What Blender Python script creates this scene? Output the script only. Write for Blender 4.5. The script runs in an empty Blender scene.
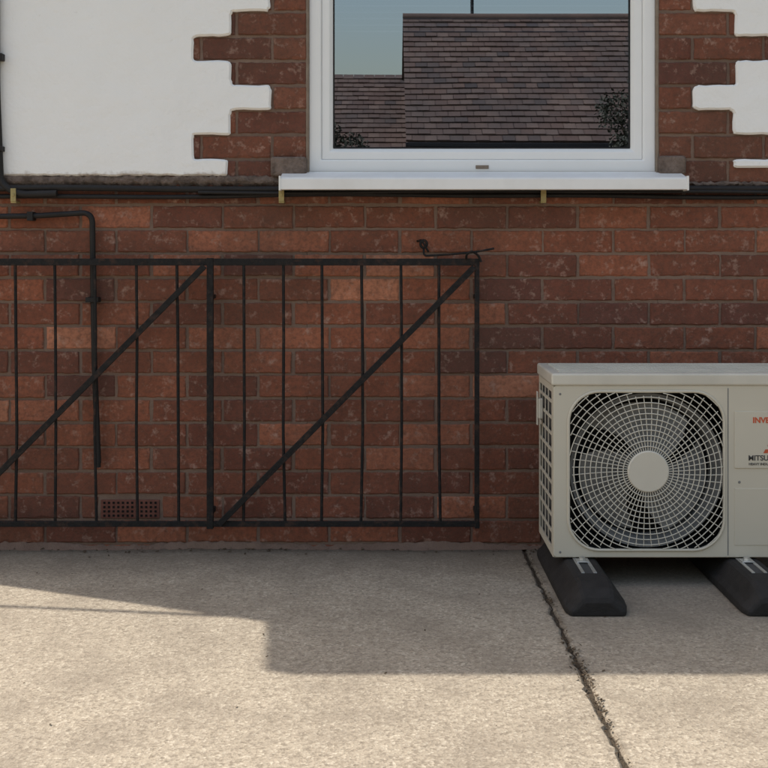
import bpy, bmesh, math, random
from mathutils import Vector, Matrix
from mathutils.geometry import delaunay_2d_cdt
random.seed(7)
S=bpy.context.scene
C=S.collection
# ---------------------------------------------------------------- helpers
def WX(u): return (u-384)/316.0          # image pixels to metres on the wall plane: 316 pixels per metre
def WZ(v): return 0.943-(v-250)/316.0
def AX(u): return (u-384)/356.4          # image pixels to metres at the heat pump front
def AZ(v): return 0.943-(v-250)/356.4
def link(o,parent=None):
    C.objects.link(o)
    if parent: o.parent=parent
    return o
def empty(name):
    e=bpy.data.objects.new(name,None); C.objects.link(e); e.empty_display_size=.1; return e
def meshobj(name,verts,faces,mat=None,parent=None,smooth=False):
    me=bpy.data.meshes.new(name); me.from_pydata([tuple(v) for v in verts],[],faces); me.update()
    if mat: me.materials.append(mat)
    if smooth:
        for p in me.polygons: p.use_smooth=True
    return link(bpy.data.objects.new(name,me),parent)
def box(name,x0,x1,y0,y1,z0,z1,mat,parent=None,bev=0,seg=2):
    v=[(x,y,z) for x in(x0,x1) for y in(y0,y1) for z in(z0,z1)]
    f=[(0,1,3,2),(4,6,7,5),(0,4,5,1),(2,3,7,6),(0,2,6,4),(1,5,7,3)]
    o=meshobj(name,v,f,mat,parent)
    if bev:
        m=o.modifiers.new('b','BEVEL'); m.width=bev; m.segments=seg; m.limit_method='ANGLE'
    return o
def multibox(name,boxes,mat,parent=None,bev=0):
    V=[];F=[]
    for (x0,x1,y0,y1,z0,z1) in boxes:
        b=len(V)
        V+=[(x,y,z) for x in(x0,x1) for y in(y0,y1) for z in(z0,z1)]
        F+=[tuple(b+i for i in q) for q in [(0,1,3,2),(4,6,7,5),(0,4,5,1),(2,3,7,6),(0,2,6,4),(1,5,7,3)]]
    o=meshobj(name,V,F,mat,parent)
    if bev:
        m=o.modifiers.new('b','BEVEL'); m.width=bev; m.segments=2
    return o
def tube(name,paths,r,mat,parent=None,res=3,kind='POLY',cyc=False):
    cu=bpy.data.curves.new(name,'CURVE'); cu.dimensions='3D'; cu.bevel_depth=r; cu.bevel_resolution=res; cu.use_fill_caps=True
    for p in paths:
        s=cu.splines.new('POLY'); s.points.add(len(p)-1)
        for i,q in enumerate(p): s.points[i].co=(*q,1)
        s.use_cyclic_u=cyc; s.use_smooth=True
    cu.materials.append(mat)
    return link(bpy.data.objects.new(name,cu),parent)
def smoothpath(pts,r=.03,n=6):
    out=[Vector(pts[0])]
    for i in range(1,len(pts)-1):
        a,b,c=Vector(pts[i-1]),Vector(pts[i]),Vector(pts[i+1])
        rr=min(r,(a-b).length*.45,(c-b).length*.45)
        p=b+(a-b).normalized()*rr; q=b+(c-b).normalized()*rr
        for k in range(n+1):
            t=k/n; out.append(p*(1-t)**2+b*2*t*(1-t)+q*t*t)
    out.append(Vector(pts[-1])); return out
# ---------------------------------------------------------------- materials
class M:
    def __init__(s,name):
        s.m=bpy.data.materials.new(name); s.m.use_nodes=True; s.t=s.m.node_tree; s.n=s.t.nodes
        s.b=s.n['Principled BSDF']; s.tc=s.n.new('ShaderNodeTexCoord')
        s.b.inputs['Specular IOR Level'].default_value=.3
    def L(s,a,b): s.t.links.new(a,b)
    def noise(s,scale,detail=3,rough=.55,vec=None,dist=0,out='Fac'):
        n=s.n.new('ShaderNodeTexNoise'); n.inputs['Scale'].default_value=scale; n.inputs['Detail'].default_value=min(detail,3)
        n.inputs['Roughness'].default_value=rough; n.inputs['Distortion'].default_value=dist
        s.L(vec or s.tc.outputs['Object'],n.inputs['Vector']); return n.outputs[out]
    def ramp(s,fac,stops,interp='LINEAR'):
        r=s.n.new('ShaderNodeValToRGB'); cr=r.color_ramp; cr.interpolation=interp
        while len(cr.elements)<len(stops): cr.elements.new(.5)
        for e,(p,c) in zip(cr.elements,stops):
            e.position=p; e.color=(*c,1) if hasattr(c,'__len__') else (c,c,c,1)
        s.L(fac,r.inputs[0]); return r.outputs[0]
    def mix(s,fac,a,b,mode='MIX'):
        n=s.n.new('ShaderNodeMix'); n.data_type='RGBA'; n.blend_type=mode
        for v,i in((fac,0),(a,6),(b,7)):
            if isinstance(v,bpy.types.NodeSocket): s.L(v,n.inputs[i])
            elif isinstance(v,(int,float)):
                n.inputs[i].default_value=v if i==0 else (v,v,v,1)
            else: n.inputs[i].default_value=(*v,1)
        return n.outputs[2]
    def math(s,op,a,b=0):
        n=s.n.new('ShaderNodeMath'); n.operation=op
        for i,v in enumerate((a,b)):
            if isinstance(v,bpy.types.NodeSocket): s.L(v,n.inputs[i])
            else: n.inputs[i].default_value=v
        return n.outputs[0]
    def maprange(s,v,a,b,c,d):
        r=s.n.new('ShaderNodeMapRange'); s.L(v,r.inputs[0])
        for i,q in enumerate((a,b,c,d)): r.inputs[i+1].default_value=q
        return r.outputs[0]
    def bump(s,h,strength=.5,dist=.003,prev=None):
        b=s.n.new('ShaderNodeBump'); b.inputs['Strength'].default_value=strength; b.inputs['Distance'].default_value=dist
        s.L(h,b.inputs['Height'])
        if prev: s.L(prev,b.inputs['Normal'])
        s.L(b.outputs[0],s.b.inputs['Normal']); return b.outputs[0]
    def col(s,c):
        if isinstance(c,bpy.types.NodeSocket): s.L(c,s.b.inputs['Base Color'])
        else: s.b.inputs['Base Color'].default_value=(*c,1)
    def rough(s,r):
        if isinstance(r,bpy.types.NodeSocket): s.L(r,s.b.inputs['Roughness'])
        else: s.b.inputs['Roughness'].default_value=r
    def sep(s,axis):
        n=s.n.new('ShaderNodeSeparateXYZ'); s.L(s.tc.outputs['Object'],n.inputs[0]); return n.outputs[axis]

def brickmat(name,cols,dirt=(.080,.047,.034),pale=(.50,.34,.27),far=False,stain=.5):
    m=M(name)
    g=m.n.new('ShaderNodeNewGeometry')
    base=m.ramp(g.outputs['Random Per Island'],cols,'CONSTANT')
    if far: m.col(base); m.rough(.9); return m.m
    fine=m.noise(70,3,.7); mid=m.noise(14,3,.65,dist=.3); big=m.noise(2.0,3,.6)
    c=m.mix(m.ramp(mid,[(.35,0),(.65,.55)]),base,m.mix(1,base,(.62,.58,.56),'MULTIPLY'))
    c=m.mix(m.ramp(fine,[(.42,0),(.72,.6)]),c,dirt)
    c=m.mix(m.ramp(m.noise(24,3,.8),[(.55,0),(.72,.55)]),c,pale)
    c=m.mix(m.ramp(big,[(.40,0),(.66,stain)]),c,dirt)
    m.col(c); m.rough(.92)
    b1=m.bump(m.noise(150,2,.7),.6,.003)
    m.bump(mid,.4,.008,b1)
    return m.m
low_brick=brickmat('low_brick',[(0,(.235,.082,.049)),(.2,(.28,.096,.055)),(.38,(.185,.067,.044)),(.52,(.32,.112,.063)),(.66,(.235,.085,.052)),(.76,(.39,.142,.08)),(.88,(.52,.215,.125)),(.94,(.155,.062,.046))])
up_brick=brickmat('up_brick',[(0,(.21,.077,.047)),(.25,(.25,.092,.055)),(.5,(.165,.063,.043)),(.75,(.23,.09,.056)),(.9,(.145,.059,.045))])
m=M('mortar'); c=m.mix(m.noise(14,3,.6),(.16,.10,.073),(.27,.19,.148)); m.col(m.mix(m.ramp(m.noise(1.7,3),[(.4,0),(.7,.6)]),c,(.105,.07,.055)))
m.rough(.95); m.bump(m.noise(150,3,.7),.8,.004); mortar=m.m
m=M('white_render'); c=m.mix(m.ramp(m.noise(3,3),[(.35,0),(.75,.25)]),(.88,.87,.86),(.81,.80,.785))
zz=m.sep(2)
lo=m.maprange(m.math('SUBTRACT',zz,m.math('MULTIPLY',m.noise(18,3,.7),.07)),1.13,1.155,1,0)
c=m.mix(lo,c,(.30,.23,.18))
c=m.mix(m.ramp(m.noise(45,3,.75),[(.66,0),(.75,.25)]),c,(.6,.57,.52))
m.col(c); m.rough(.8); b=m.bump(m.noise(35,3,.6),.5,.006); m.bump(m.noise(5,2),.5,.02,b); render_m=m.m
m=M('upvc'); m.col(m.mix(m.ramp(m.noise(4,3),[(.4,0),(.8,.25)]),(.84,.84,.84),(.70,.69,.66))); m.rough(.35); upvc=m.m
m=M('sill_upvc'); m.col(m.mix(m.ramp(m.noise(7,3,.7),[(.4,0),(.75,.4)]),(.83,.82,.81),(.64,.62,.59))); m.rough(.45); sillm=m.m
m=M('sealant'); m.col(m.mix(m.noise(30,3),(.16,.11,.08),(.30,.25,.2))); m.rough(.9); m.bump(m.noise(80),.6,.004); sealant=m.m
m=M('sub_sill_concrete'); m.col(m.mix(m.ramp(m.noise(25,3,.7),[(.35,0),(.65,1)]),(.085,.062,.05),(.20,.15,.125))); m.rough(.95); m.bump(m.noise(60,3,.7),.8,.01); subsill=m.m
def simple(name,c,rough=.5,metal=0,var=.3,ns=20,bs=.2):
    m=M(name); d=tuple(x*(1-var) for x in c); m.col(m.mix(m.ramp(m.noise(ns,3,.6),[(.35,0),(.7,1)]),c,d)); m.rough(rough)
    m.b.inputs['Metallic'].default_value=metal; m.bump(m.noise(ns*6,2,.6),bs,.002); return m.m
cable_m=simple('cable_black',(.018,.016,.016),.6)
clip_m=simple('clip_brass',(.42,.34,.16),.45,.5)
m=M('iron_paint'); c=m.mix(m.ramp(m.noise(40,3,.7),[(.52,0),(.68,.7)]),(.010,.009,.009),(.05,.026,.018)); m.col(c); m.rough(m.ramp(m.noise(60),[(.3,.6),(.7,.85)])); m.bump(m.noise(170,3),.5,.003); iron=m.m
cream=simple('cream_enamel',(.55,.51,.42),.42,0,.07,3,.05)
lidm=simple('lid_enamel',(.58,.55,.475),.38,0,.16,6,.05)
gridm=simple('grille_coating',(.58,.545,.465),.4,0,.08,6,.05)
darkin=simple('dark_interior',(.055,.055,.055),.7)
fan_m=simple('fan_plastic',(.20,.20,.195),.5)
rubber=simple('rubber_black',(.022,.020,.019),.75,0,.4,30,.6)
alu=simple('aluminium',(.62,.62,.60),.4,.8)
red_m=simple('red_print',(.55,.10,.04),.5); blk_m=simple('black_print',(.06,.06,.06),.5)
terra=simple('terracotta',(.17,.068,.05),.9,0,.4,30,.6); hole_m=simple('vent_hole',(.012,.009,.008),1)
fascia_m=simple('fascia_white',(.75,.75,.75),.5)
m=M('coil_fins'); w=m.n.new('ShaderNodeTexWave'); w.inputs['Scale'].default_value=60; w.bands_direction='Y'; m.L(m.tc.outputs['Object'],w.inputs[0]); m.col(m.ramp(w.outputs['Fac'],[(0,.02),(1,.10)])); m.rough(.5); coil=m.m
m=M('window_glass'); n=m.n
gl=n.new('ShaderNodeBsdfGlossy'); gl.inputs['Roughness'].default_value=.0; gl.inputs['Color'].default_value=(.66,.80,1,1)
tr=n.new('ShaderNodeBsdfTransparent'); tr.inputs[0].default_value=(.7,.75,.8,1)
mx=n.new('ShaderNodeMixShader'); mx.inputs[0].default_value=.42
m.L(tr.outputs[0],mx.inputs[1]); m.L(gl.outputs[0],mx.inputs[2]); m.L(mx.outputs[0],n['Material Output'].inputs[0])
bp=n.new('ShaderNodeBump'); bp.inputs['Strength'].default_value=.010; bp.inputs['Distance'].default_value=.02; m.L(m.noise(2.5,0),bp.inputs['Height']); m.L(bp.outputs[0],gl.inputs['Normal']); glass=m.m
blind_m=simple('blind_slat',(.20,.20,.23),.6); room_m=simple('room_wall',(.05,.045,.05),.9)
# concrete: exposed fine aggregate
m=M('concrete_slab')
base=m.mix(m.noise(1.3,3,.6),(.39,.335,.255),(.31,.265,.205))
vo=m.n.new('ShaderNodeTexVoronoi'); vo.inputs['Scale'].default_value=170; m.L(m.tc.outputs['Object'],vo.inputs[0])
sps=m.n.new('ShaderNodeSeparateColor'); m.L(vo.outputs['Color'],sps.inputs[0])
c=m.mix(m.ramp(sps.outputs[0],[(0,.65),(.22,.25),(.45,0)]),base,(.16,.13,.095))
c=m.mix(m.ramp(sps.outputs[1],[(.72,0),(1,.6)]),c,(.55,.49,.39))
pit=m.noise(60,3,.85)
c=m.mix(m.ramp(pit,[(.40,.55),(.50,0)]),c,(.17,.14,.105))
c=m.mix(m.ramp(m.noise(5,3,.7),[(.43,0),(.66,.45)]),c,(.19,.158,.12))
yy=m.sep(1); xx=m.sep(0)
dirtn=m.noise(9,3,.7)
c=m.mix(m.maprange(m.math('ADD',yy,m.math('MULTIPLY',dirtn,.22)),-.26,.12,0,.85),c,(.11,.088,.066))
wet=m.math('MULTIPLY',m.maprange(m.math('ADD',xx,m.math('MULTIPLY',dirtn,.10)),.47,.56,0,1),m.maprange(m.math('ADD',yy,m.math('MULTIPLY',dirtn,.5)),-.85,-.35,0,.5))
c=m.mix(wet,c,(.15,.128,.105))
jd=m.math('ABSOLUTE',m.math('SUBTRACT',xx,.442))
c=m.mix(m.maprange(m.math('ADD',jd,m.math('MULTIPLY',m.noise(14,3,.8),.07)),.03,.055,.75,0),c,(.11,.088,.064))
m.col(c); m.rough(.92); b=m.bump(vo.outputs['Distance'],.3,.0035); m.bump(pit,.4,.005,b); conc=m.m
m=M('soil'); m.col(m.mix(m.noise(60,3,.8),(.035,.026,.018),(.10,.08,.055))); m.rough(1); m.bump(m.noise(120,3),1,.01); soil=m.m
m=M('grass_ground'); m.col(m.mix(m.noise(8,3,.8),(.05,.085,.025),(.11,.12,.05))); m.rough(1); grass=m.m
m=M('asphalt'); m.col(m.mix(m.noise(90,3,.8),(.045,.045,.045),(.08,.078,.075))); m.rough(.9); asph=m.m
m=M('paving_stone'); m.col(m.mix(m.noise(5,3,.8),(.36,.34,.30),(.28,.26,.23))); m.rough(.9); pave=m.m
m=M('leaf'); g=m.n.new('ShaderNodeNewGeometry'); m.col(m.ramp(g.outputs['Random Per Island'],[(0,(.040,.040,.028)),(.6,(.055,.053,.038)),(1,(.085,.08,.055))])); m.rough(.8); leaf=m.m
bark=simple('bark',(.10,.075,.05),.95)
dead=simple('dead_leaf',(.07,.048,.028),.9)
m=M('tile'); g=m.n.new('ShaderNodeNewGeometry'); m.col(m.mix(m.ramp(m.noise(1.1,3),[(.4,0),(.65,.7)]),m.ramp(g.outputs['Random Per Island'],[(0,(.10,.060,.046)),(.5,(.13,.08,.06)),(.8,(.16,.105,.08)),(1,(.06,.045,.040))]),(.085,.062,.052))); m.rough(.9); tile=m.m
# ---------------------------------------------------------------- world + sun
EL=math.radians(56); dx,dy=-.923,.385
W=bpy.data.worlds.new('World'); S.world=W; W.use_nodes=True; wt=W.node_tree
sky=wt.nodes.new('ShaderNodeTexSky'); sky.sky_type='NISHITA'; sky.sun_disc=False; sky.sun_elevation=EL; sky.sun_rotation=math.atan2(dx,dy)
sky.dust_density=3.0; sky.air_density=2.2; sky.ozone_density=1.5
tint=wt.nodes.new('ShaderNodeMix'); tint.data_type='RGBA'; tint.blend_type='MULTIPLY'; tint.inputs[0].default_value=1; tint.inputs[7].default_value=(1.45,1.33,1.32,1); tint.clamp_result=False
wt.links.new(sky.outputs[0],tint.inputs[6]); wt.links.new(tint.outputs[2],wt.nodes['Background'].inputs[0]); wt.nodes['Background'].inputs[1].default_value=.15
sd=bpy.data.lights.new('sun','SUN'); sd.energy=5.0; sd.angle=math.radians(.5); sd.color=(1,.94,.85)
so=link(bpy.data.objects.new('sun',sd)); v=Vector((-dx*math.cos(EL),-dy*math.cos(EL),-math.sin(EL))); so.rotation_euler=v.to_track_quat('-Z','Y').to_euler(); so.location=(-5,3,9)
# ---------------------------------------------------------------- the house
house=empty('brick_house')
XL,XR=-2.045,5.5
def brick_mesh(name,specs,mat,parent,depth=.03):
    V=[];F=[]
    for (x0,x1,z0,z1) in specs:
        w,h=x1-x0,z1-z0
        nx=max(2,int(w/.014)); nz=max(2,int(h/.014))
        j=lambda a:random.uniform(-a,a)
        per=[]
        for i in range(nx): per.append((x0+w*i/nx,z0))
        for i in range(nz): per.append((x1,z0+h*i/nz))
        for i in range(nx): per.append((x1-w*i/nx,z1))
        for i in range(nz): per.append((x0,z1-h*i/nz))
        cx,cz=(x0+x1)/2,(z0+z1)/2; N=len(per); b=len(V); oy=j(.0020); tilt=j(.002)
        chips=[random.randrange(N) for _ in range(random.choice((0,0,1,1,2,3)))]
        A=[];B=[];D=[]
        for k,(x,z) in enumerate(per):
            x+=j(.0014); z+=j(.0014)
            ins=.0024+random.uniform(0,.0015)
            if any(abs(k-c)<=1 for c in chips): ins=random.uniform(.005,.011)
            sx=1-2*ins/w; sz=1-2*ins/h
            A.append((cx+(x-cx)*sx,oy+tilt*(x-cx)/w,cz+(z-cz)*sz)); B.append((x,oy+.003,z)); D.append((x,depth,z))
        V+=A+B+D
        F.append(tuple(b+i for i in range(N)))
        for i in range(N):
            i2=(i+1)%N
            F.append((b+i,b+N+i,b+N+i2,b+i2)); F.append((b+N+i,b+2*N+i,b+2*N+i2,b+N+i2))
    return meshobj(name,V,F,mat,parent)
P=.0766; top=WZ(205); specs=[]
vent=(WX(100)+.002,WX(160)-.002,0,0)
zr=[top-P*i for i in range(-1,16)]
ventrow=None
for i,z1 in enumerate(zr):
    z0=z1-P
    if z1<-.05: break
    if abs((z0+z1)/2-WZ(511))<P/2: ventrow=(z0,z1)
    off=(.1125 if i%2 else 0)+WX(544)-.225*9
    x=off-.225
    while x<XR:
        a=max(x,XL); bb=min(x+.216+random.uniform(-.003,.003),XR)
        if bb-a>.03:
            zc0,zc1=z0+.0048+random.uniform(-.0015,.0015),z1-.0045+random.uniform(-.001,.001)
            if ventrow and ventrow==(z0,z1) and not(bb<vent[0] or a>vent[1]):
                if vent[0]-.01-a>.03: specs.append((a,vent[0]-.01,zc0,zc1))
                if bb-vent[1]-.01>.03: specs.append((vent[1]+.01,bb,zc0,zc1))
            else: specs.append((a,bb,zc0,zc1))
        x+=.225
brick_mesh('plinth_bricks',specs,low_brick,house)
WL,WR=WX(308),WX(657); wz0,wz1=1.19,2.36; TOPZ=2.82
UP=.0780; uz=WZ(184)
pat=[.247,.368,.247,.118]
specs=[]; lens=[]
k=0; z=uz
while z<TOPZ-.03:
    ln=pat[k%4]; lens.append((z,z+UP,ln))
    for side in(-1,1):
        lay=[.215,.215] if k%2==0 else [.1025,.215,.215]
        d=.006
        for s_ in lay:
            if d>ln+.02: break
            a,b_=d,d+s_
            if side<0: x0,x1=WL-b_,WL-a
            else: x0,x1=WR+a,WR+b_
            specs.append((x0,x1,z+.005,min(z+UP-.005,TOPZ))); d=b_+.0095
    k+=1; z+=UP
x=WL
lin=[]
while x<WR:
    lin.append((x+.004,min(x+.071,WR),wz1+.006,wz1+.22)); x+=.0755
brick_mesh('quoin_bricks',specs+lin,up_brick,house)
T=.005
multibox('wall_backing',[(XL+.001,WL-.004,T,.28,-.2,TOPZ+.35),(WR+.004,XR,T,.28,-.2,TOPZ+.35),(WL-.003,WR+.003,T,.28,-.2,1.128),(WL-.003,WR+.003,T,.28,wz1+.004,TOPZ+.35)],mortar,house)
multibox('house_sides',[(XL,XL+.28,.281,6,-.2,TOPZ+.1),(XR-.28,XR-.001,.281,6,-.2,TOPZ+.1),(XL+.001,XR-.001,6.001,6.28,-.2,TOPZ+.1)],render_m,house)
def rounded(poly,r):
    out=[];n=len(poly)
    for i in range(n):
        a,b,c=[Vector(poly[(i+o)%n]) for o in(-1,0,1)]
        rr=min(r*random.uniform(.6,1.5),(a-b).length*.4,(c-b).length*.4)
        p=b+(a-b).normalized()*rr; q=b+(c-b).normalized()*rr
        for k in range(5):
            t=k/4; out.append(p*(1-t)**2+b*2*t*(1-t)+q*t*t)
    res=[]
    for i,p in enumerate(out):
        q=out[(i+1)%len(out)]; L=(q-p).length; m_=max(1,int(L/.02)) if L<1.6 else 40
        for k in range(m_):
            v=p.lerp(q,k/m_)
            res.append(Vector((v.x+random.uniform(-.0018,.0018),v.y+random.uniform(-.0018,.0018))))
    return res
def sheet(name,poly,y0,y1,mat,parent,ins=.006):
    ar=sum(poly[i].x*poly[(i+1)%len(poly)].y-poly[(i+1)%len(poly)].x*poly[i].y for i in range(len(poly)))
    if ar<0: poly=poly[::-1]
    N=len(poly); c=[]
    for i,p in enumerate(poly):
        a=poly[i-3]; b=poly[(i+3)%N]; t=(b-a).normalized(); nrm=Vector((-t.y,t.x)); c.append(p+nrm*ins)
    res=delaunay_2d_cdt(c,[],[list(range(N))],1,1e-5)
    vs,fs=res[0],res[2]
    V=[(p.x,y0,p.y) for p in vs]; F=[tuple(f) for f in fs]
    b0=len(V)
    V+=[(p.x,y0,p.y) for p in c]+[(p.x,y0+ins,p.y) for p in poly]+[(p.x,y1,p.y) for p in poly]
    for i in range(N):
        j=(i+1)%N; F+=[(b0+i,b0+N+i,b0+N+j,b0+j),(b0+N+i,b0+2*N+i,b0+2*N+j,b0+N+j)]
    return meshobj(name,V,F,mat,parent)
zb=WZ(176)
polyL=[(XL+.002,zb)]
for (z0,z1,ln) in lens:
    xx=WL-ln+random.uniform(-.008,.008)
    polyL+= [(xx,max(z0,zb)),(xx,min(z1,TOPZ))]
polyL.append((XL+.002,TOPZ))
polyR=[(XR-.002,TOPZ)]
for (z0,z1,ln) in reversed(lens):
    xx=WR+ln+random.uniform(-.008,.008)
    polyR+= [(xx,min(z1,TOPZ)),(xx,max(z0,WZ(168)))]
polyR.append((XR-.002,WZ(168)))
def clean(p):
    o=[]
    for q in p:
        if not o or (Vector(q)-Vector(o[-1])).length>.004: o.append(q)
    return o
sheet('render_panel_a',rounded(clean(polyL),.014),-.011,.02,render_m,house)
sheet('render_panel_b',rounded(clean(polyR),.014),-.011,.02,render_m,house)
sp=[];x=WR+.006+.2255
while x<XR-.1:
    sp.append((x,x+.215,uz+.002,WZ(169)+.004)); x+=.2255
brick_mesh('course_under_render',sp,up_brick,house)
def ragged(name,xa,xb,za,zb_,y,mat):
    n=int((xb-xa)/.012); V=[];F=[]
    for i in range(n+1):
        x=xa+(xb-xa)*i/n
        V+=[(x,y-.006*random.random(),zb_+random.uniform(-.004,.004)),(x,y-.012-.008*random.random(),(za+zb_)/2+random.uniform(-.006,.006)),(x,y+.01,za+random.uniform(-.008,.008))]
        if i: 
            b=(i-1)*3
            F+=[(b,b+1,b+4,b+3),(b+1,b+2,b+5,b+4)]
    return meshobj(name,V,F,mat,house,True)
ragged('mortar_fillet',XL+.01,WL-.06,WZ(188),WZ(176),-.002,subsill)
ragged('mortar_fillet_b',WR+.06,XR-.02,WZ(188),WZ(182),-.002,subsill)
box('sub_sill_a',WX(271),WX(307),-.022,.02,WZ(177),WZ(157),subsill,house,.010,3)
box('sub_sill_b',WX(658),WX(685),-.022,.02,WZ(175),WZ(156),subsill,house,.010,3)
# ---------------- window
fy=.012
fx0,fx1,fz0,fz1=WL+.002,WR-.002,1.1905,wz1
def ring(name,x0,x1,z0,z1,w,y0,y1,mat,bev,c=0):
    V=[];
    for (d,y) in((0,y1),(0,y0),(w-c,y0),(w,y0+c),(w,y1)):
        V+=[(x0+d,y,z0+d),(x1-d,y,z0+d),(x1-d,y,z1-d),(x0+d,y,z1-d)]
    F=[]
    for r in range(4):
        for i in range(4):
            j=(i+1)%4; F.append((r*4+i,r*4+j,r*4+4+j,r*4+4+i))
    o=meshobj(name,V,F,mat,house)
    b=o.modifiers.new('b','BEVEL'); b.width=bev; b.segments=2; b.limit_method='ANGLE'; b.angle_limit=math.radians(20)
    return o
ring('window_frame',fx0,fx1,fz0,fz1,.040,fy,.09,upvc,.003,.004)
ring('window_sash',fx0+.0405,fx1-.0405,fz0+.0405,fz1-.0405,.036,fy+.008,.09,upvc,.002,.012)
ring('window_gasket',fx0+.0768,fx1-.0768,fz0+.0768,fz1-.0768,.004,fy+.018,.09,cable_m,.0008,.001)
gx0,gx1,gz0,gz1=fx0+.08,fx1-.08,fz0+.08,fz1-.08
meshobj('window_pane',[(gx0,.036,gz0),(gx1,.036,gz0),(gx1,.036,gz1),(gx0,.036,gz1)],[(0,1,2,3)],glass,house)
box('window_drain_cap',WX(476),WX(489),fy-.003,fy+.002,WZ(168.5),WZ(165),sealant,house,.001)
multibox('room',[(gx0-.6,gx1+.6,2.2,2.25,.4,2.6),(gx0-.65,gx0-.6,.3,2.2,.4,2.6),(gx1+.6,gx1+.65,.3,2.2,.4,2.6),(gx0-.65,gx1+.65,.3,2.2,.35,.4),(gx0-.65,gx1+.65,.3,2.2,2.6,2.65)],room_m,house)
V=[];F=[]
z=gz1-.01
while z>gz0+.37:
    b=len(V); V+=[(gx0-.03,.12,z-.006),(gx1+.03,.12,z-.006),(gx1+.03,.142,z+.004),(gx0-.03,.142,z+.004)]; F.append((b,b+1,b+2,b+3)); z-=.021
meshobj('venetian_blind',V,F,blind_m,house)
tube('window_sealant',[[(WL-.002,.006,1.19),(WL-.002,.006,wz1)],[(WR+.002,.006,1.19),(WR+.002,.006,wz1)]],.006,sealant,house)
sx0,sx1=-.321,.938
prof=[(.08,1.193),(.004,1.1895),(-.086,1.168),(-.091,1.163),(-.091,1.130),(-.080,1.1285),(-.078,1.145),(0,1.150),(.08,1.150)]
V=[(sx0,y,z) for y,z in prof]+[(sx1,y,z) for y,z in prof]; N=len(prof)
F=[tuple(range(N))[::-1],tuple(range(N,2*N))]+[(i,(i+1)%N,N+(i+1)%N,N+i) for i in range(N)]
o=meshobj('window_sill',[(x,y if y<.003 else .0035,z) for x,y,z in V],F,sillm,house); b=o.modifiers.new('b','BEVEL'); b.width=.002; b.segments=2; b.limit_method='ANGLE'
multibox('sill_end_caps',[(sx0-.004,sx0+.002,-.093,-.006,1.127,1.172),(sx1-.002,sx1+.004,-.093,-.006,1.127,1.172)],sillm,house,.0015)
box('sill_bed',WL-.003,WR+.003,.0045,.27,1.13,1.1895,subsill,house)
# ---------------- air brick
vz0,vz1=ventrow[0]+.004,ventrow[1]-.014
vx0,vx1=vent[0],vent[1]
box('air_brick',vx0,vx1,-.001,.02,vz0,vz1,terra,house,.002)
hl=[]
for r_ in range(4):
    for c_ in range(12):
        cx=vx0+.012+(vx1-vx0-.024)*c_/11; cz=vz0+.009+(vz1-vz0-.018)*r_/3
        hl.append((cx-.0034,cx+.0034,-.0022,.01,cz-.0034,cz+.0034))
multibox('air_brick_holes',hl,hole_m,house)
# ---------------- roof / eaves (out of view; verge slightly splayed to shape its shadow step on the ground)
ey=-.35; SP=.033
V=[(XL,.006,2.80),(XL+SP,ey+.02,2.80),(XR,ey+.02,2.80),(XR,.006,2.80),(XL,.006,2.815),(XL+SP,ey+.02,2.815),(XR,ey+.02,2.815),(XR,.006,2.815)]
meshobj('soffit',V,[(0,3,2,1),(4,5,6,7),(0,1,5,4),(1,2,6,5),(2,3,7,6),(3,0,4,7)],fascia_m,house)
box('fascia',XL+SP,XR,ey,ey+.019,2.80,2.90,fascia_m,house)
sl=.7; 
V=[(XL+SP,ey-.002,2.90),(XR,ey-.002,2.90),(XR,3.2,2.90+sl*(3.2-ey)),(XL+SP,3.2,2.90+sl*(3.2-ey)),(XL+SP,6.7,2.90),(XR,6.7,2.90)]
o=meshobj('roof',V,[(0,1,2,3),(3,2,5,4)],tile,house); b=o.modifiers.new('s','SOLIDIFY'); b.thickness=.04; b.offset=-1
multibox('gable_a',[(XL+SP+.01,XL+.25,ey+.03,.0,2.816,2.86)],fascia_m,house)
meshobj('gable_walls',[(XL+.06,.05,2.8),(XL+.06,6.2,2.8),(XL+.06,3.2,5.1),(XR-.02,.05,2.8),(XR-.02,6.2,2.8),(XR-.02,3.2,5.1)],[(0,1,2),(3,4,5)],render_m,house)
# ---------------- cables and pipes on wall
def wavy(x0,x1,z,y,amp,n=60,sag=None):
    pts=[];ph=random.random()*6
    for i in range(n+1):
        x=x0+(x1-x0)*i/n
        zz=z+amp*math.sin(x*3.1+ph)+amp*.6*math.sin(x*7.3+ph*2)
        pts.append((x,y+.002*math.sin(x*5+ph),zz))
    return pts
cab=empty('wall_cables')
tube('cable_1',[wavy(XL,XR,WZ(189.5),-.024,.0025,120)],.0105,cable_m,cab)
tube('cable_2',[wavy(XL,XR,WZ(196),-.018,.0035,120)],.0075,cable_m,cab)
tube('cable_3',[wavy(WX(200),XR,WZ(192.5),-.033,.003,90)],.0055,cable_m,cab)
cl=[];
for u in(17,282,541,800):
    x=WX(u)+.002
    cl+=[(x-.0085,x+.0085,-.046,-.043,WZ(202),WZ(189)),(x-.0085,x+.0085,-.043,.0,WZ(203.5),WZ(201.5)),(x-.004,x+.004,-.049,-.0461,WZ(197),WZ(194))]
multibox('cable_clips',cl,clip_m,cab,.001)
dp=empty('black_conduit')
tube('conduit',[smoothpath([(WX(-2),-.026,2.79),(WX(-1),-.026,1.45),(WX(3),-.026,WZ(184)),(WX(22),-.034,WZ(195)),(WX(60),-.036,WZ(194))],.07,8)],.0115,cable_m,dp)
multibox('conduit_clips',[(WX(-8),WX(6),-.042,-.008,WZ(62),WZ(55)),(WX(-8),WX(6),-.042,-.008,1.95,1.97),(WX(-8),WX(6),-.042,-.008,WZ(152),WZ(147))],cable_m,dp,.002)
bp_=empty('black_pipe')
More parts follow.
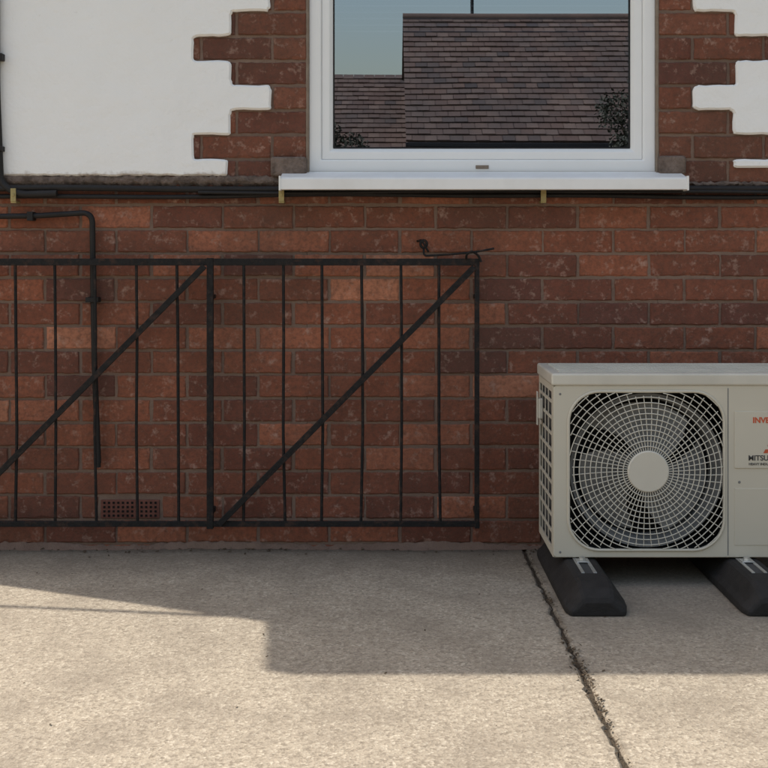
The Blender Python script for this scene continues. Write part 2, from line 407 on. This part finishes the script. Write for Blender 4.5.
tube('pipe',[smoothpath([(XL,-.022,WZ(220)),(WX(40),-.022,WZ(216)),(WX(94),-.022,WZ(212.5)),(WX(94.5),-.022,WZ(262)),(WX(96),-.022,WZ(360)),(WX(100),-.022,WZ(462))],.035,8)],.0090,cable_m,bp_)
tube('pipe_end_plug',[[(WX(100),-.022,WZ(461)),(WX(100.2),-.022,WZ(466))]],.0072,cable_m,bp_)
multibox('pipe_clips',[(WX(30),WX(36),-.036,.0,WZ(221),WZ(212)),(WX(88),WX(101),-.036,.0,WZ(302),WZ(297))],cable_m,bp_,.002)
# ---------------- iron gate
gate=empty('iron_gate')
gs=321.2  # image pixels per metre at the gate's depth
gx=lambda u:(u-384)/gs
gz=lambda v:.943-(v-250)/gs
yc=-.062
gl_,gr_=gx(-60),gx(479.5)
multibox('rails',[(gl_,gr_,yc-.006,yc+.006,gz(265.5),gz(258.5)),(gl_,gr_,yc-.006,yc+.006,gz(526.5),gz(521))],iron,gate,.0015)
multibox('stiles',[(gx(474.5),gx(479.3),yc-.0075,yc+.0075,gz(528),gz(258.5)),(gx(207),gx(213.5),yc-.0085,yc+.0085,gz(528.5),gz(258)),(gl_+.0005,gl_+.02,yc-.0075,yc+.0075,gz(528),gz(258.5))],iron,gate,.0015)
bars=[]
for i,u in enumerate((-22,16,55.5,95.5,137,177.5,244.5,284,322.5,362,401.5,439.5)):
    bars.append([(gx(u)+random.uniform(-.004,.004),yc,gz(523)),(gx(u)+random.uniform(-.003,.003),yc+.001,gz(430)),(gx(u)+random.uniform(-.002,.002),yc+.001,gz(340)),(gx(u-.6),yc,gz(262))])
tube('bars',bars,.0048,iron,gate,2)
def dia(name,p,q,w,y0,y1):
    a=Vector((p[0],0,p[1]));b=Vector((q[0],0,q[1])); t=(b-a).normalized(); n=Vector((-t.z,0,t.x))*w/2
    V=[]
    for y in(y0,y1):
        for s_ in(a+n,b+n,b-n,a-n): V.append((s_.x,y,s_.z))
    o=meshobj(name,V,[(3,2,1,0),(4,5,6,7),(0,1,5,4),(1,2,6,5),(2,3,7,6),(3,0,4,7)],iron,gate)
    b_=o.modifiers.new('b','BEVEL'); b_.width=.0015; b_.segments=2
dia('brace_1',(gx(474),gz(267)),(gx(219),gz(524)),.0185,yc-.016,yc-.0062)
dia('brace_2',(gx(205),gz(266)),(gx(-50),gz(523)),.0185,yc-.016,yc-.0062)
tube('hinge_eye',[[(gx(424)+.010*math.cos(t),-.03,gz(244)+.012*math.sin(t)) for t in [k*math.pi/6 for k in range(12)]]],.0045,iron,gate,3,cyc=True)
tube('hook_rod',[smoothpath([(gx(424),-.03,gz(249)),(gx(424),-.05,gz(256)),(gx(455),-.07,gz(254)),(gx(475),-.075,gz(252)),(gx(494),-.06,gz(248.5))],.02,5),smoothpath([(gx(418),-.0,gz(241)),(gx(422),-.035,gz(240)),(gx(429),-.03,gz(252))],.01,4)],.0035,iron,gate)
tube('latch_hook',[smoothpath([(gx(466),-.066,gz(259)),(gx(466),-.09,gz(254)),(gx(471),-.09,gz(251)),(gx(478),-.07,gz(255)),(gx(481),-.07,gz(262))],.012,4)],.0036,iron,gate)
multibox('wall_brackets',[(gx(207.5),gx(213),yc+.0086,.0,gz(299),gz(295)),(gx(474.6),gx(479),yc+.0076,.0,gz(299),gz(295)),(gx(207.5),gx(213),yc+.0086,.0,gz(515),gz(510)),(gx(474.6),gx(479),yc+.0076,.0,gz(515),gz(510))],iron,gate,.001)
# ---------------- heat pump outdoor unit
ac=empty('air_conditioner_outdoor_unit')
ax0,ax1,yf,yb,az0,az1=.475,1.255,-.42,-.12,.081,.597
def filled(name,outer,holes,y,th,mat,bev=.0015,parent=ac):
    cu=bpy.data.curves.new(name,'CURVE'); cu.dimensions='2D'; cu.fill_mode='BOTH'; cu.extrude=th/2; cu.bevel_depth=bev; cu.bevel_resolution=2
    for pl in [outer]+holes:
        s=cu.splines.new('POLY'); s.points.add(len(pl)-1)
        for i,p in enumerate(pl): s.points[i].co=(p[0],p[1],0,1)
        s.use_cyclic_u=True
    cu.materials.append(mat); o=link(bpy.data.objects.new(name,cu),parent)
    o.rotation_euler=(math.pi/2,0,0); o.location=(0,y,0); return o
def rrect(x0,x1,z0,z1,r,n=10):
    out=[]
    for cx,cz,a0 in((x1-r,z1-r,0),(x0+r,z1-r,90),(x0+r,z0+r,180),(x1-r,z0+r,270)):
        for k in range(n+1):
            t=math.radians(a0+90*k/n); out.append((cx+r*math.cos(t),cz+r*math.sin(t)))
    return out
fcx,fcz=AX(647),AZ(470.5)
hx0,hx1,hz0,hz1=AX(569),AX(723),AZ(549),AZ(392)
filled('front_panel',rrect(ax0+.002,ax1-.002,az0+.002,AZ(386),.008,5),[rrect(hx0,hx1,hz0,hz1,.085)],yf,.003,cream)
rim=rrect(hx0-.002,hx1+.002,hz0-.002,hz1+.002,.087)
tube('grille_rim',[[(x,yf-.004,z) for x,z in rim]],.0042,cream,ac,3,cyc=True)
hw,hh=(hx1-hx0)/2,(hz1-hz0)/2; mx_,mz_=(hx0+hx1)/2,(hz0+hz1)/2
def inside(x,z,r=.085,e=.001):
    qx=abs(x-mx_)-(hw-r); qz=abs(z-mz_)-(hh-r)
    return math.hypot(max(qx,0),max(qz,0))+min(max(qx,qz),0)<=r-e
def dome(rr): return yf-.006-.010*max(0,1-(rr/.24)**2)
paths=[]
rr=.070
while rr<.285:
    N=160; cur=[]; segs=[]
    for k in range(N+1):
        t=2*math.pi*k/N; x,z=fcx+rr*math.cos(t),fcz+rr*math.sin(t)
        if inside(x,z): cur.append((x,dome(rr),z))
        else:
            if len(cur)>1: segs.append(cur)
            cur=[]
    if len(cur)>1: segs.append(cur)
    paths+=segs; rr+=.0152
tube('grille_rings',paths,.0014,gridm,ac,2)
paths=[]
NS=60
for k in range(NS):
    t=2*math.pi*k/NS; cur=[]; r0=.055
    r=r0
    while r<.3:
        tt=t+(r-r0)*.35; x,z=fcx+r*math.cos(tt),fcz+r*math.sin(tt)
        if not inside(x,z): break
        cur.append((x,dome(r)+.002,z)); r+=.012
    paths.append(cur)
tube('grille_spokes',paths,.0013,gridm,ac,2)
def disc(name,cx,cz,r,y0,y1,mat,n=48,parent=ac,bev=.003):
    V=[];
    for (q,y) in((r,y1),(r,y0+bev),(r-bev,y0)): V+=[(cx+q*math.cos(2*math.pi*k/n),y,cz+q*math.sin(2*math.pi*k/n)) for k in range(n)]
    F=[tuple(range(2*n,3*n))[::-1]]
    for s_ in range(2):
        for k in range(n):
            j=(k+1)%n; F.append((s_*n+k,s_*n+n+k,s_*n+n+j,s_*n+j))
    return meshobj(name,V,F,mat,parent)
disc('grille_hub',fcx,fcz,.058,dome(0)-.004,dome(0)+.006,gridm)
V=[];F=[];n=64
for (r,y) in((.216,yf+.004),(.200,yf+.02),(.195,yf+.09)): V+=[(fcx+r*math.cos(2*math.pi*k/n),y,fcz+r*math.sin(2*math.pi*k/n)) for k in range(n)]
for s_ in range(2):
    for k in range(n):
        j=(k+1)%n; F.append((s_*n+k,s_*n+j,s_*n+n+j,s_*n+n+k))
meshobj('fan_shroud',V,F,fan_m,ac,True)
box('cavity',hx0-.02,hx1+.02,yf+.005,yb-.06,hz0-.01,hz1+.01,darkin,ac)
cm=bpy.data.objects['cavity'].data; bm=bmesh.new(); bm.from_mesh(cm)
ff=[f for f in bm.faces if all(abs(v.co.y-(yf+.005))<1e-5 for v in f.verts)]; bmesh.ops.delete(bm,geom=ff,context='FACES_ONLY'); bm.to_mesh(cm); bm.free()
V=[];F=[]
for b3 in range(3):
    a0=math.radians(120*b3+20); b=len(V); NR,NT=6,10
    for i in range(NR+1):
        r=.045+.14*i/NR
        for j in range(NT+1):
            tt=a0+math.radians(95)*(j/NT)+.5*(i/NR)
            V.append((fcx+r*math.cos(tt),yf+.035+.055*(j/NT)*(.6+.4*i/NR),fcz+r*math.sin(tt)))
    for i in range(NR):
        for j in range(NT):
            q=b+i*(NT+1)+j; F.append((q,q+1,q+NT+2,q+NT+1))
meshobj('fan_blades',V,F,fan_m,ac,True)
disc('fan_boss',fcx,fcz,.05,yf+.03,yf+.1,fan_m)
box('lid',ax0-.006,ax1+.006,yf-.008,yb+.004,AZ(386)+.0015,az1,lidm,ac,.006,3)
multibox('lid_ribs',[(ax0+.02,ax1-.02,yf+.035+.042*i,yf+.050+.042*i,az1-.001,az1+.0035) for i in range(6)],lidm,ac,.0015)
box('back_panel',ax0+.002,ax1-.002,yb-.002,yb,az0,AZ(386)+.001,cream,ac)
box('right_panel',ax1-.004,ax1-.0021,yf+.003,yb-.003,az0+.001,AZ(386)+.001,cream,ac)
box('base_pan',ax0+.003,ax1-.0045,yf+.003,yb-.003,az0-.002,az0+.012,cream,ac,.002)
box('bulkhead',AX(731),AX(733),yf+.004,yb-.003,az0+.013,AZ(386),darkin,ac)
sb=[];x0,x1=ax0-.0005,ax0+.003
Yf,Yb=yf+.0025,yb-.0025; ztop=AZ(386)
sb+=[(x0,x1,Yf,Yf+.030,az0,ztop),(x0,x1,Yb-.012,Yb,az0,ztop),(x0,x1,Yf+.0301,Yb-.0121,az0,az0+.022),(x0,x1,Yf+.0301,Yb-.0121,ztop-.02,ztop)]
z=az0+.06
while z<ztop-.03:
    sb.append((x0+.0003,x1-.0003,Yf+.0302,Yb-.0122,z,z+.009)); z+=.046
for yy_ in(.10,.165,.23): sb.append((x0+.0006,x1-.0006,Yf+yy_,Yf+yy_+.006,az0+.0221,ztop-.0201))
multibox('side_guard',sb,cream,ac)
box('coil',ax0+.010,ax0+.03,Yf+.004,Yb-.004,az0+.013,ztop-.002,coil,ac)
box('sensor_bracket',ax0-.014,ax0-.001,yb-.10,yb-.06,.44,.50,lidm,ac,.003)
box('sensor_tab',ax0-.018,ax0-.0145,yb-.09,yb-.07,.42,.52,lidm,ac,.001)
box('service_cover',AX(734),ax1-.006,yf-.006,yf-.002,AZ(468),AZ(411),cream,ac,.0015)
box('service_cover_lower',AX(734),ax1-.006,yf-.0045,yf-.002,AZ(545),AZ(488),cream,ac,.0015)
multibox('panel_seam',[(AX(727.2),AX(728.2),yf-.0034,yf-.0029,az0+.006,AZ(388))],fan_m,ac)
def text(name,s,x,z,size,mat,bold=0):
    cu=bpy.data.curves.new(name,'FONT'); cu.body=s; cu.size=size; cu.extrude=.0003; cu.offset=bold; cu.materials.append(mat)
    o=link(bpy.data.objects.new(name,cu),ac); o.rotation_euler=(math.pi/2,0,0); o.location=(x,yf-.0065,z); return o
text('label_inverter','INVERTER',AX(752),AZ(422.5),.022,red_m,.0007)
text('label_maker','MITSUBISHI',AX(747.5),AZ(460),.0205,blk_m,.0004)
text('label_maker_small','HEAVY INDUSTRIES, LTD.',AX(748),AZ(464.8),.0095,blk_m,.0002)
V=[];F=[]
cx,cz=AX(769),AZ(449)
for a_ in(90,210,330):
    t=math.radians(a_); u_=Vector((math.cos(t),math.sin(t))); p_=Vector((-u_.y,u_.x)); b=len(V); s_=.021
    for q in(Vector((0,0)),u_*s_*.5+p_*s_*.29,u_*s_,u_*s_*.5-p_*s_*.29): V.append((cx+q.x,yf-.0068,cz+q.y))
    F.append((b,b+1,b+2,b+3))
meshobj('badge',V,F,red_m,ac)
disc('screw_a',AX(739),AZ(482),.004,yf-.004,yf,fan_m,12,bev=.001)
disc('screw_b',AX(560),AZ(552),.0035,yf-.004,yf,fan_m,12,bev=.001)
disc('screw_c',AX(560),AZ(394),.0035,yf-.004,yf,fan_m,12,bev=.001)
def foot(x0):
    f=bpy.data.objects.new('rubber_support_foot',None); C.objects.link(f)
    x1=x0+.163; y0,y1=-.695,-.075
    prof=[(0,0),(0,.022),(.012,.034),(.036,.070),(.046,.075),(.117,.075),(.127,.070),(.151,.034),(.163,.022),(.163,0)]
    V=[];F=[];N=len(prof)
    ys=[(y0,.80,.45),(y0+.006,.90,.62),(y0+.03,.98,.85),(y0+.065,1,1),(y1-.065,1,1),(y1-.03,.98,.85),(y1-.006,.9,.62),(y1,.8,.45)]
    for (y,sx,sz) in ys: V+=[(x0+.0815+(px-.0815)*sx,y,.001+pz*sz) for px,pz in prof]
    for k in range(len(ys)-1):
        for i in range(N):
            j=(i+1)%N; F.append((k*N+i,k*N+j,(k+1)*N+j,(k+1)*N+i))
    F.append(tuple(range(N))[::-1]); F.append(tuple(range((len(ys)-1)*N,len(ys)*N)))
    o=meshobj('foot_body',V,F,rubber,f); b=o.modifiers.new('b','BEVEL'); b.width=.003; b.segments=2; b.limit_method='ANGLE'
    c=x0+.0815
    multibox('channel',[(c-.021,c-.012,y0+.13,y1-.05,.0755,.0785),(c+.012,c+.021,y0+.13,y1-.05,.0755,.0785)],alu,f,.0006)
    multibox('slot',[(c-.0119,c+.0119,y0+.13,y1-.05,.0755,.0762)],darkin,f)
    multibox('clamp',[(c-.017,c+.017,y0+.225,y0+.262,.0786,.0815)],alu,f,.0008)
    bm=bmesh.new(); bmesh.ops.create_cone(bm,cap_ends=True,segments=6,radius1=.009,radius2=.009,depth=.008,matrix=Matrix.Translation((c,y0+.244,.0858)))
    me=bpy.data.meshes.new('bolt'); bm.to_mesh(me); bm.free(); me.materials.append(alu); link(bpy.data.objects.new('bolt',me),f)
foot(.469); foot(.926)
# ---------------- ground
def jit_slab(name,x0,x1,y0,y1,parent,z=0.0):
    pts=[]
    def edge(a,b,n):
        for i in range(n):
            t=i/n; px,py=a[0]+(b[0]-a[0])*t,a[1]+(b[1]-a[1])*t
            k=.0025 if random.random()<.8 else .008
            pts.append((px+random.uniform(-k,k),py+random.uniform(-k,k)))
    nx=int((x1-x0)/.02); ny=int((y1-y0)/.02)
    edge((x0,y0),(x1,y0),nx); edge((x1,y0),(x1,y1),ny); edge((x1,y1),(x0,y1),nx); edge((x0,y1),(x0,y0),ny)
    N=len(pts); cx,cy=(x0+x1)/2,(y0+y1)/2
    ins=lambda p:(p[0]-math.copysign(.006,p[0]-cx)*(abs(p[0]-cx)>(x1-x0)/2-.03),p[1]-math.copysign(.006,p[1]-cy)*(abs(p[1]-cy)>(y1-y0)/2-.03))
    V=[(*ins(p),z) for p in pts]+[(*p,z-.006) for p in pts]+[(*p,z-.06) for p in pts]
    F=[tuple(range(N))]
    for i in range(N):
        j=(i+1)%N; F+=[(i,N+i,N+j,j),(N+i,2*N+i,2*N+j,N+j)]
    meshobj(name,V,F,conc,parent)
drive=empty('concrete_driveway')
J=.442
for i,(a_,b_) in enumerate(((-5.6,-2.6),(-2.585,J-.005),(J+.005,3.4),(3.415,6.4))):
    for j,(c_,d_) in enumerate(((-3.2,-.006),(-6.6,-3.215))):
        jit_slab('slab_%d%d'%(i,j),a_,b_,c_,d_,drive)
meshobj('ground',[(-150,-150,-.05),(150,-150,-.05),(150,150,-.05),(-150,150,-.05)],[(0,1,2,3)],grass)
meshobj('driveway_bed',[(-5.6,-6.6,-.009),(6.4,-6.6,-.009),(6.4,.006,-.009),(-5.6,.006,-.009)],[(0,1,2,3)],soil,drive)
pv=empty('pavement'); box('paving',-60,60,-9.2,-6.9,-.06,.0,pave,pv); box('kerb',-60,60,-9.33,-9.202,-.14,.004,pave,pv,.01)
meshobj('road',[(-60,-14.5,-.046),(60,-14.5,-.046),(60,-9.33,-.046),(-60,-9.33,-.046)],[(0,1,2,3)],asph)
V=[];F=[]
for i in range(760):
    if i<300: x=random.uniform(-1.9,2.2); y=-abs(random.gauss(0,.04))-.004
    elif i<360: x=random.uniform(-1.9,1.5); y=random.uniform(-1.4,-.05)
    elif i<560: x=J+random.gauss(0,.006); y=random.uniform(-2,-.05)
    else: x=J+random.gauss(0,.009); y=random.choice((-.55,-.93,-1.05,-1.12,-1.3))+random.gauss(0,.05)
    s_=random.uniform(.002,.007)*(1 if i<300 else .6 if i<560 else .8); a_=random.random()*6.28; b=len(V); z=.001+random.random()*.002
    ca,sa=math.cos(a_),math.sin(a_)
    for (p,q,h) in((-1,-.5,0),(1,-.4,.3),(.8,.5,.6),(-.9,.4,.2)): V.append((x+s_*(p*ca-q*sa),y+s_*(p*sa+q*ca),z+h*s_))
    F.append((b,b+1,b+2,b+3))
meshobj('leaf_litter',V,F,dead)
V=[];F=[];n=360
for i in range(n+1):
    x=XL+(3.2-XL)*i/n; h=.010+.010*random.random()+.006*math.sin(x*9); w=.016+.014*random.random()+.008*math.sin(x*5+1)
    V+=[(x,.004,h),(x,-.006,h*.8),(x,-w,.0005)]
    if i: b=(i-1)*3; F+=[(b,b+1,b+4,b+3),(b+1,b+2,b+5,b+4)]
meshobj('dirt',V,F,mortar,None,True)
tube('telephone_wire',[[(-1.80,-.09,2.33),(-2.45,-.0,2.335),(-4.2,.25,2.5),(-9,.9,3.4),(-16,1.9,5.2)]],.010,cable_m)
# ---------------- opposite side of the street (seen in the window)
nh=empty('neighbour_house')
nb=brickmat('neigh_brick',[(0,(.13,.085,.07)),(.5,(.14,.09,.075)),(1,(.12,.08,.065))],far=True)
box('walls',.5,12,-24.5,-18.4,-.1,2.95,nb,nh)
def tiled(name,x0,x1,ya,za,yb_,zb_,parent):
    L=math.hypot(yb_-ya,zb_-za); rows=int(L/.2); V=[];F=[]
    sy,sz=(yb_-ya)/L,(zb_-za)/L; nz=abs(sy)
    ny=-sz*(1 if sy>0 else -1)
    for r in range(rows):
        d0,d1=L*r/rows,L*(r+1)/rows+.03; x=x0+(0.12 if r%2 else 0)-.12
        while x<x1:
            a=max(x,x0); b_=min(x+.232,x1)
            if b_>a+.02:
                h0=.035+random.uniform(0,.016); h1=.012; b=len(V)
                V+=[(a,ya+sy*d0+ny*h0,za+sz*d0+nz*h0),(b_,ya+sy*d0+ny*h0,za+sz*d0+nz*h0),(b_,ya+sy*d1+ny*h1,za+sz*d1+nz*h1),(a,ya+sy*d1+ny*h1,za+sz*d1+nz*h1),(a,ya+sy*d0,za+sz*d0),(b_,ya+sy*d0,za+sz*d0)]
                F+=[(b,b+1,b+2,b+3),(b+4,b+5,b+1,b)]
            x+=.24
    meshobj(name,V,F,tile,parent)
    meshobj(name+'_under',[(x0,ya,za-.02),(x1,ya,za-.02),(x1,yb_,zb_-.02),(x0,yb_,zb_-.02)],[(0,1,2,3)],tile,parent)
tiled('roof_front',.41,12.2,-18.0,2.95,-21.5,5.95,nh)
tiled('roof_back',.41,12.2,-25.0,2.95,-21.5,5.95,nh)
meshobj('gable',[(.5,-18.3,2.9),(.5,-24.6,2.9),(.5,-21.45,5.7)],[(0,1,2)],nb,nh)
box('gutter',.4,12.2,-17.98,-17.88,2.85,2.93,cable_m,nh,.01)
tube('ridge_tiles',[[(.41,-21.5,5.97),(12.2,-21.5,5.97)]],.09,tile,nh)
tube('aerial',[[(1.9,-21.5,5.9),(1.9,-21.5,7.6)],[(1.9,-21.2,7.2),(1.9,-22.3,7.3)]],.035,cable_m,nh)
multibox('neighbour_windows',[(1.2,2.9,-18.39,-18.35,.9,2.2),(5,7,-18.39,-18.35,.9,2.2)],upvc,nh)
multibox('neighbour_panes',[(1.27,2.83,-18.348,-18.34,.97,2.13),(5.07,6.93,-18.348,-18.34,.97,2.13)],room_m,nh)
ga=empty('neighbour_garage')
box('garage_walls',-6,.45,-25,-20.5,-.1,2.9,nb,ga)
tiled('garage_roof',-6.1,.6,-20.2,2.9,-23,4.95,ga)
def tree(name,x,y,h,r,n,seed):
    random.seed(seed); t=empty(name)
    limbs=[[(x,y,-.1),(x+.05,y,h*.3),(x,y,h*.6)]]
    cl=[]
    for i in range(16):
        a_=random.random()*6.28; rr_=r*random.uniform(.2,.85); zz=h*random.uniform(.32,.93)
        rr_*=math.sqrt(max(.15,1-((zz/h-.6)/.5)**2)); c=(x+rr_*math.cos(a_),y+rr_*math.sin(a_),zz); cl.append((c,r*random.uniform(.22,.42)))
        limbs.append([(x,y,zz*.55),((x+c[0])/2,(y+c[1])/2,zz*.8),c])
    tube('limbs',limbs[1:],.02,bark,t,2)
    cu=tube('trunk',[limbs[0]],.09,bark,t,3); 
    for i,p in enumerate(cu.data.splines[0].points): p.radius=1-.35*i
    V=[];F=[]
    for k in range(n):
        c,rad=random.choice(cl); d=Vector((random.gauss(0,1),random.gauss(0,1),random.gauss(0,1))).normalized()*rad*random.uniform(.5,1.1)
        p=Vector(c)+d; s_=random.uniform(.02,.045); u_=Vector((random.gauss(0,1),random.gauss(0,1),random.gauss(0,1))).normalized(); w_=u_.orthogonal().normalized(); b=len(V)
        V+=[p-u_*s_,p+w_*s_*.5,p+u_*s_,p-w_*s_*.5]; F.append((b,b+1,b+2,b+3))
    meshobj('foliage',V,F,leaf,t)
tree('garden_tree',-.95,-15.6,3.0,.9,10000,3)
tree('garden_tree',4.35,-15.8,4.1,.85,12000,5)
random.seed(4)
V=[];F=[]
for k in range(16000):
    x=random.uniform(-9,9); z=random.uniform(0,1)**.8*1.15*(1+.08*math.sin(x*3)); y=-15.1+random.choice((-.35,.35))*random.uniform(.7,1.1) if random.random()<.6 else -15.1+random.uniform(-.35,.35)
    u_=Vector((random.gauss(0,1),random.gauss(0,1),random.gauss(0,1))).normalized(); w_=u_.orthogonal().normalized(); s_=random.uniform(.04,.08); p=Vector((x,y,z)); b=len(V)
    V+=[p-u_*s_,p+w_*s_*.6,p+u_*s_,p-w_*s_*.6]; F.append((b,b+1,b+2,b+3))
meshobj('hedge',V,F,leaf)
# ---------------------------------------------------------------- camera
cd=bpy.data.cameras.new('camera'); cam=link(bpy.data.objects.new('camera',cd)); cam.location=(0,-3.7,.943); cam.rotation_euler=(math.pi/2,0,0)
cd.sensor_width=36; cd.lens=36*1169/768; cd.shift_y=-(384-250)/768; cd.clip_end=600; cd.clip_start=.05
S.camera=cam
S.view_settings.view_transform='Standard'; S.view_settings.look='None'; S.view_settings.exposure=0
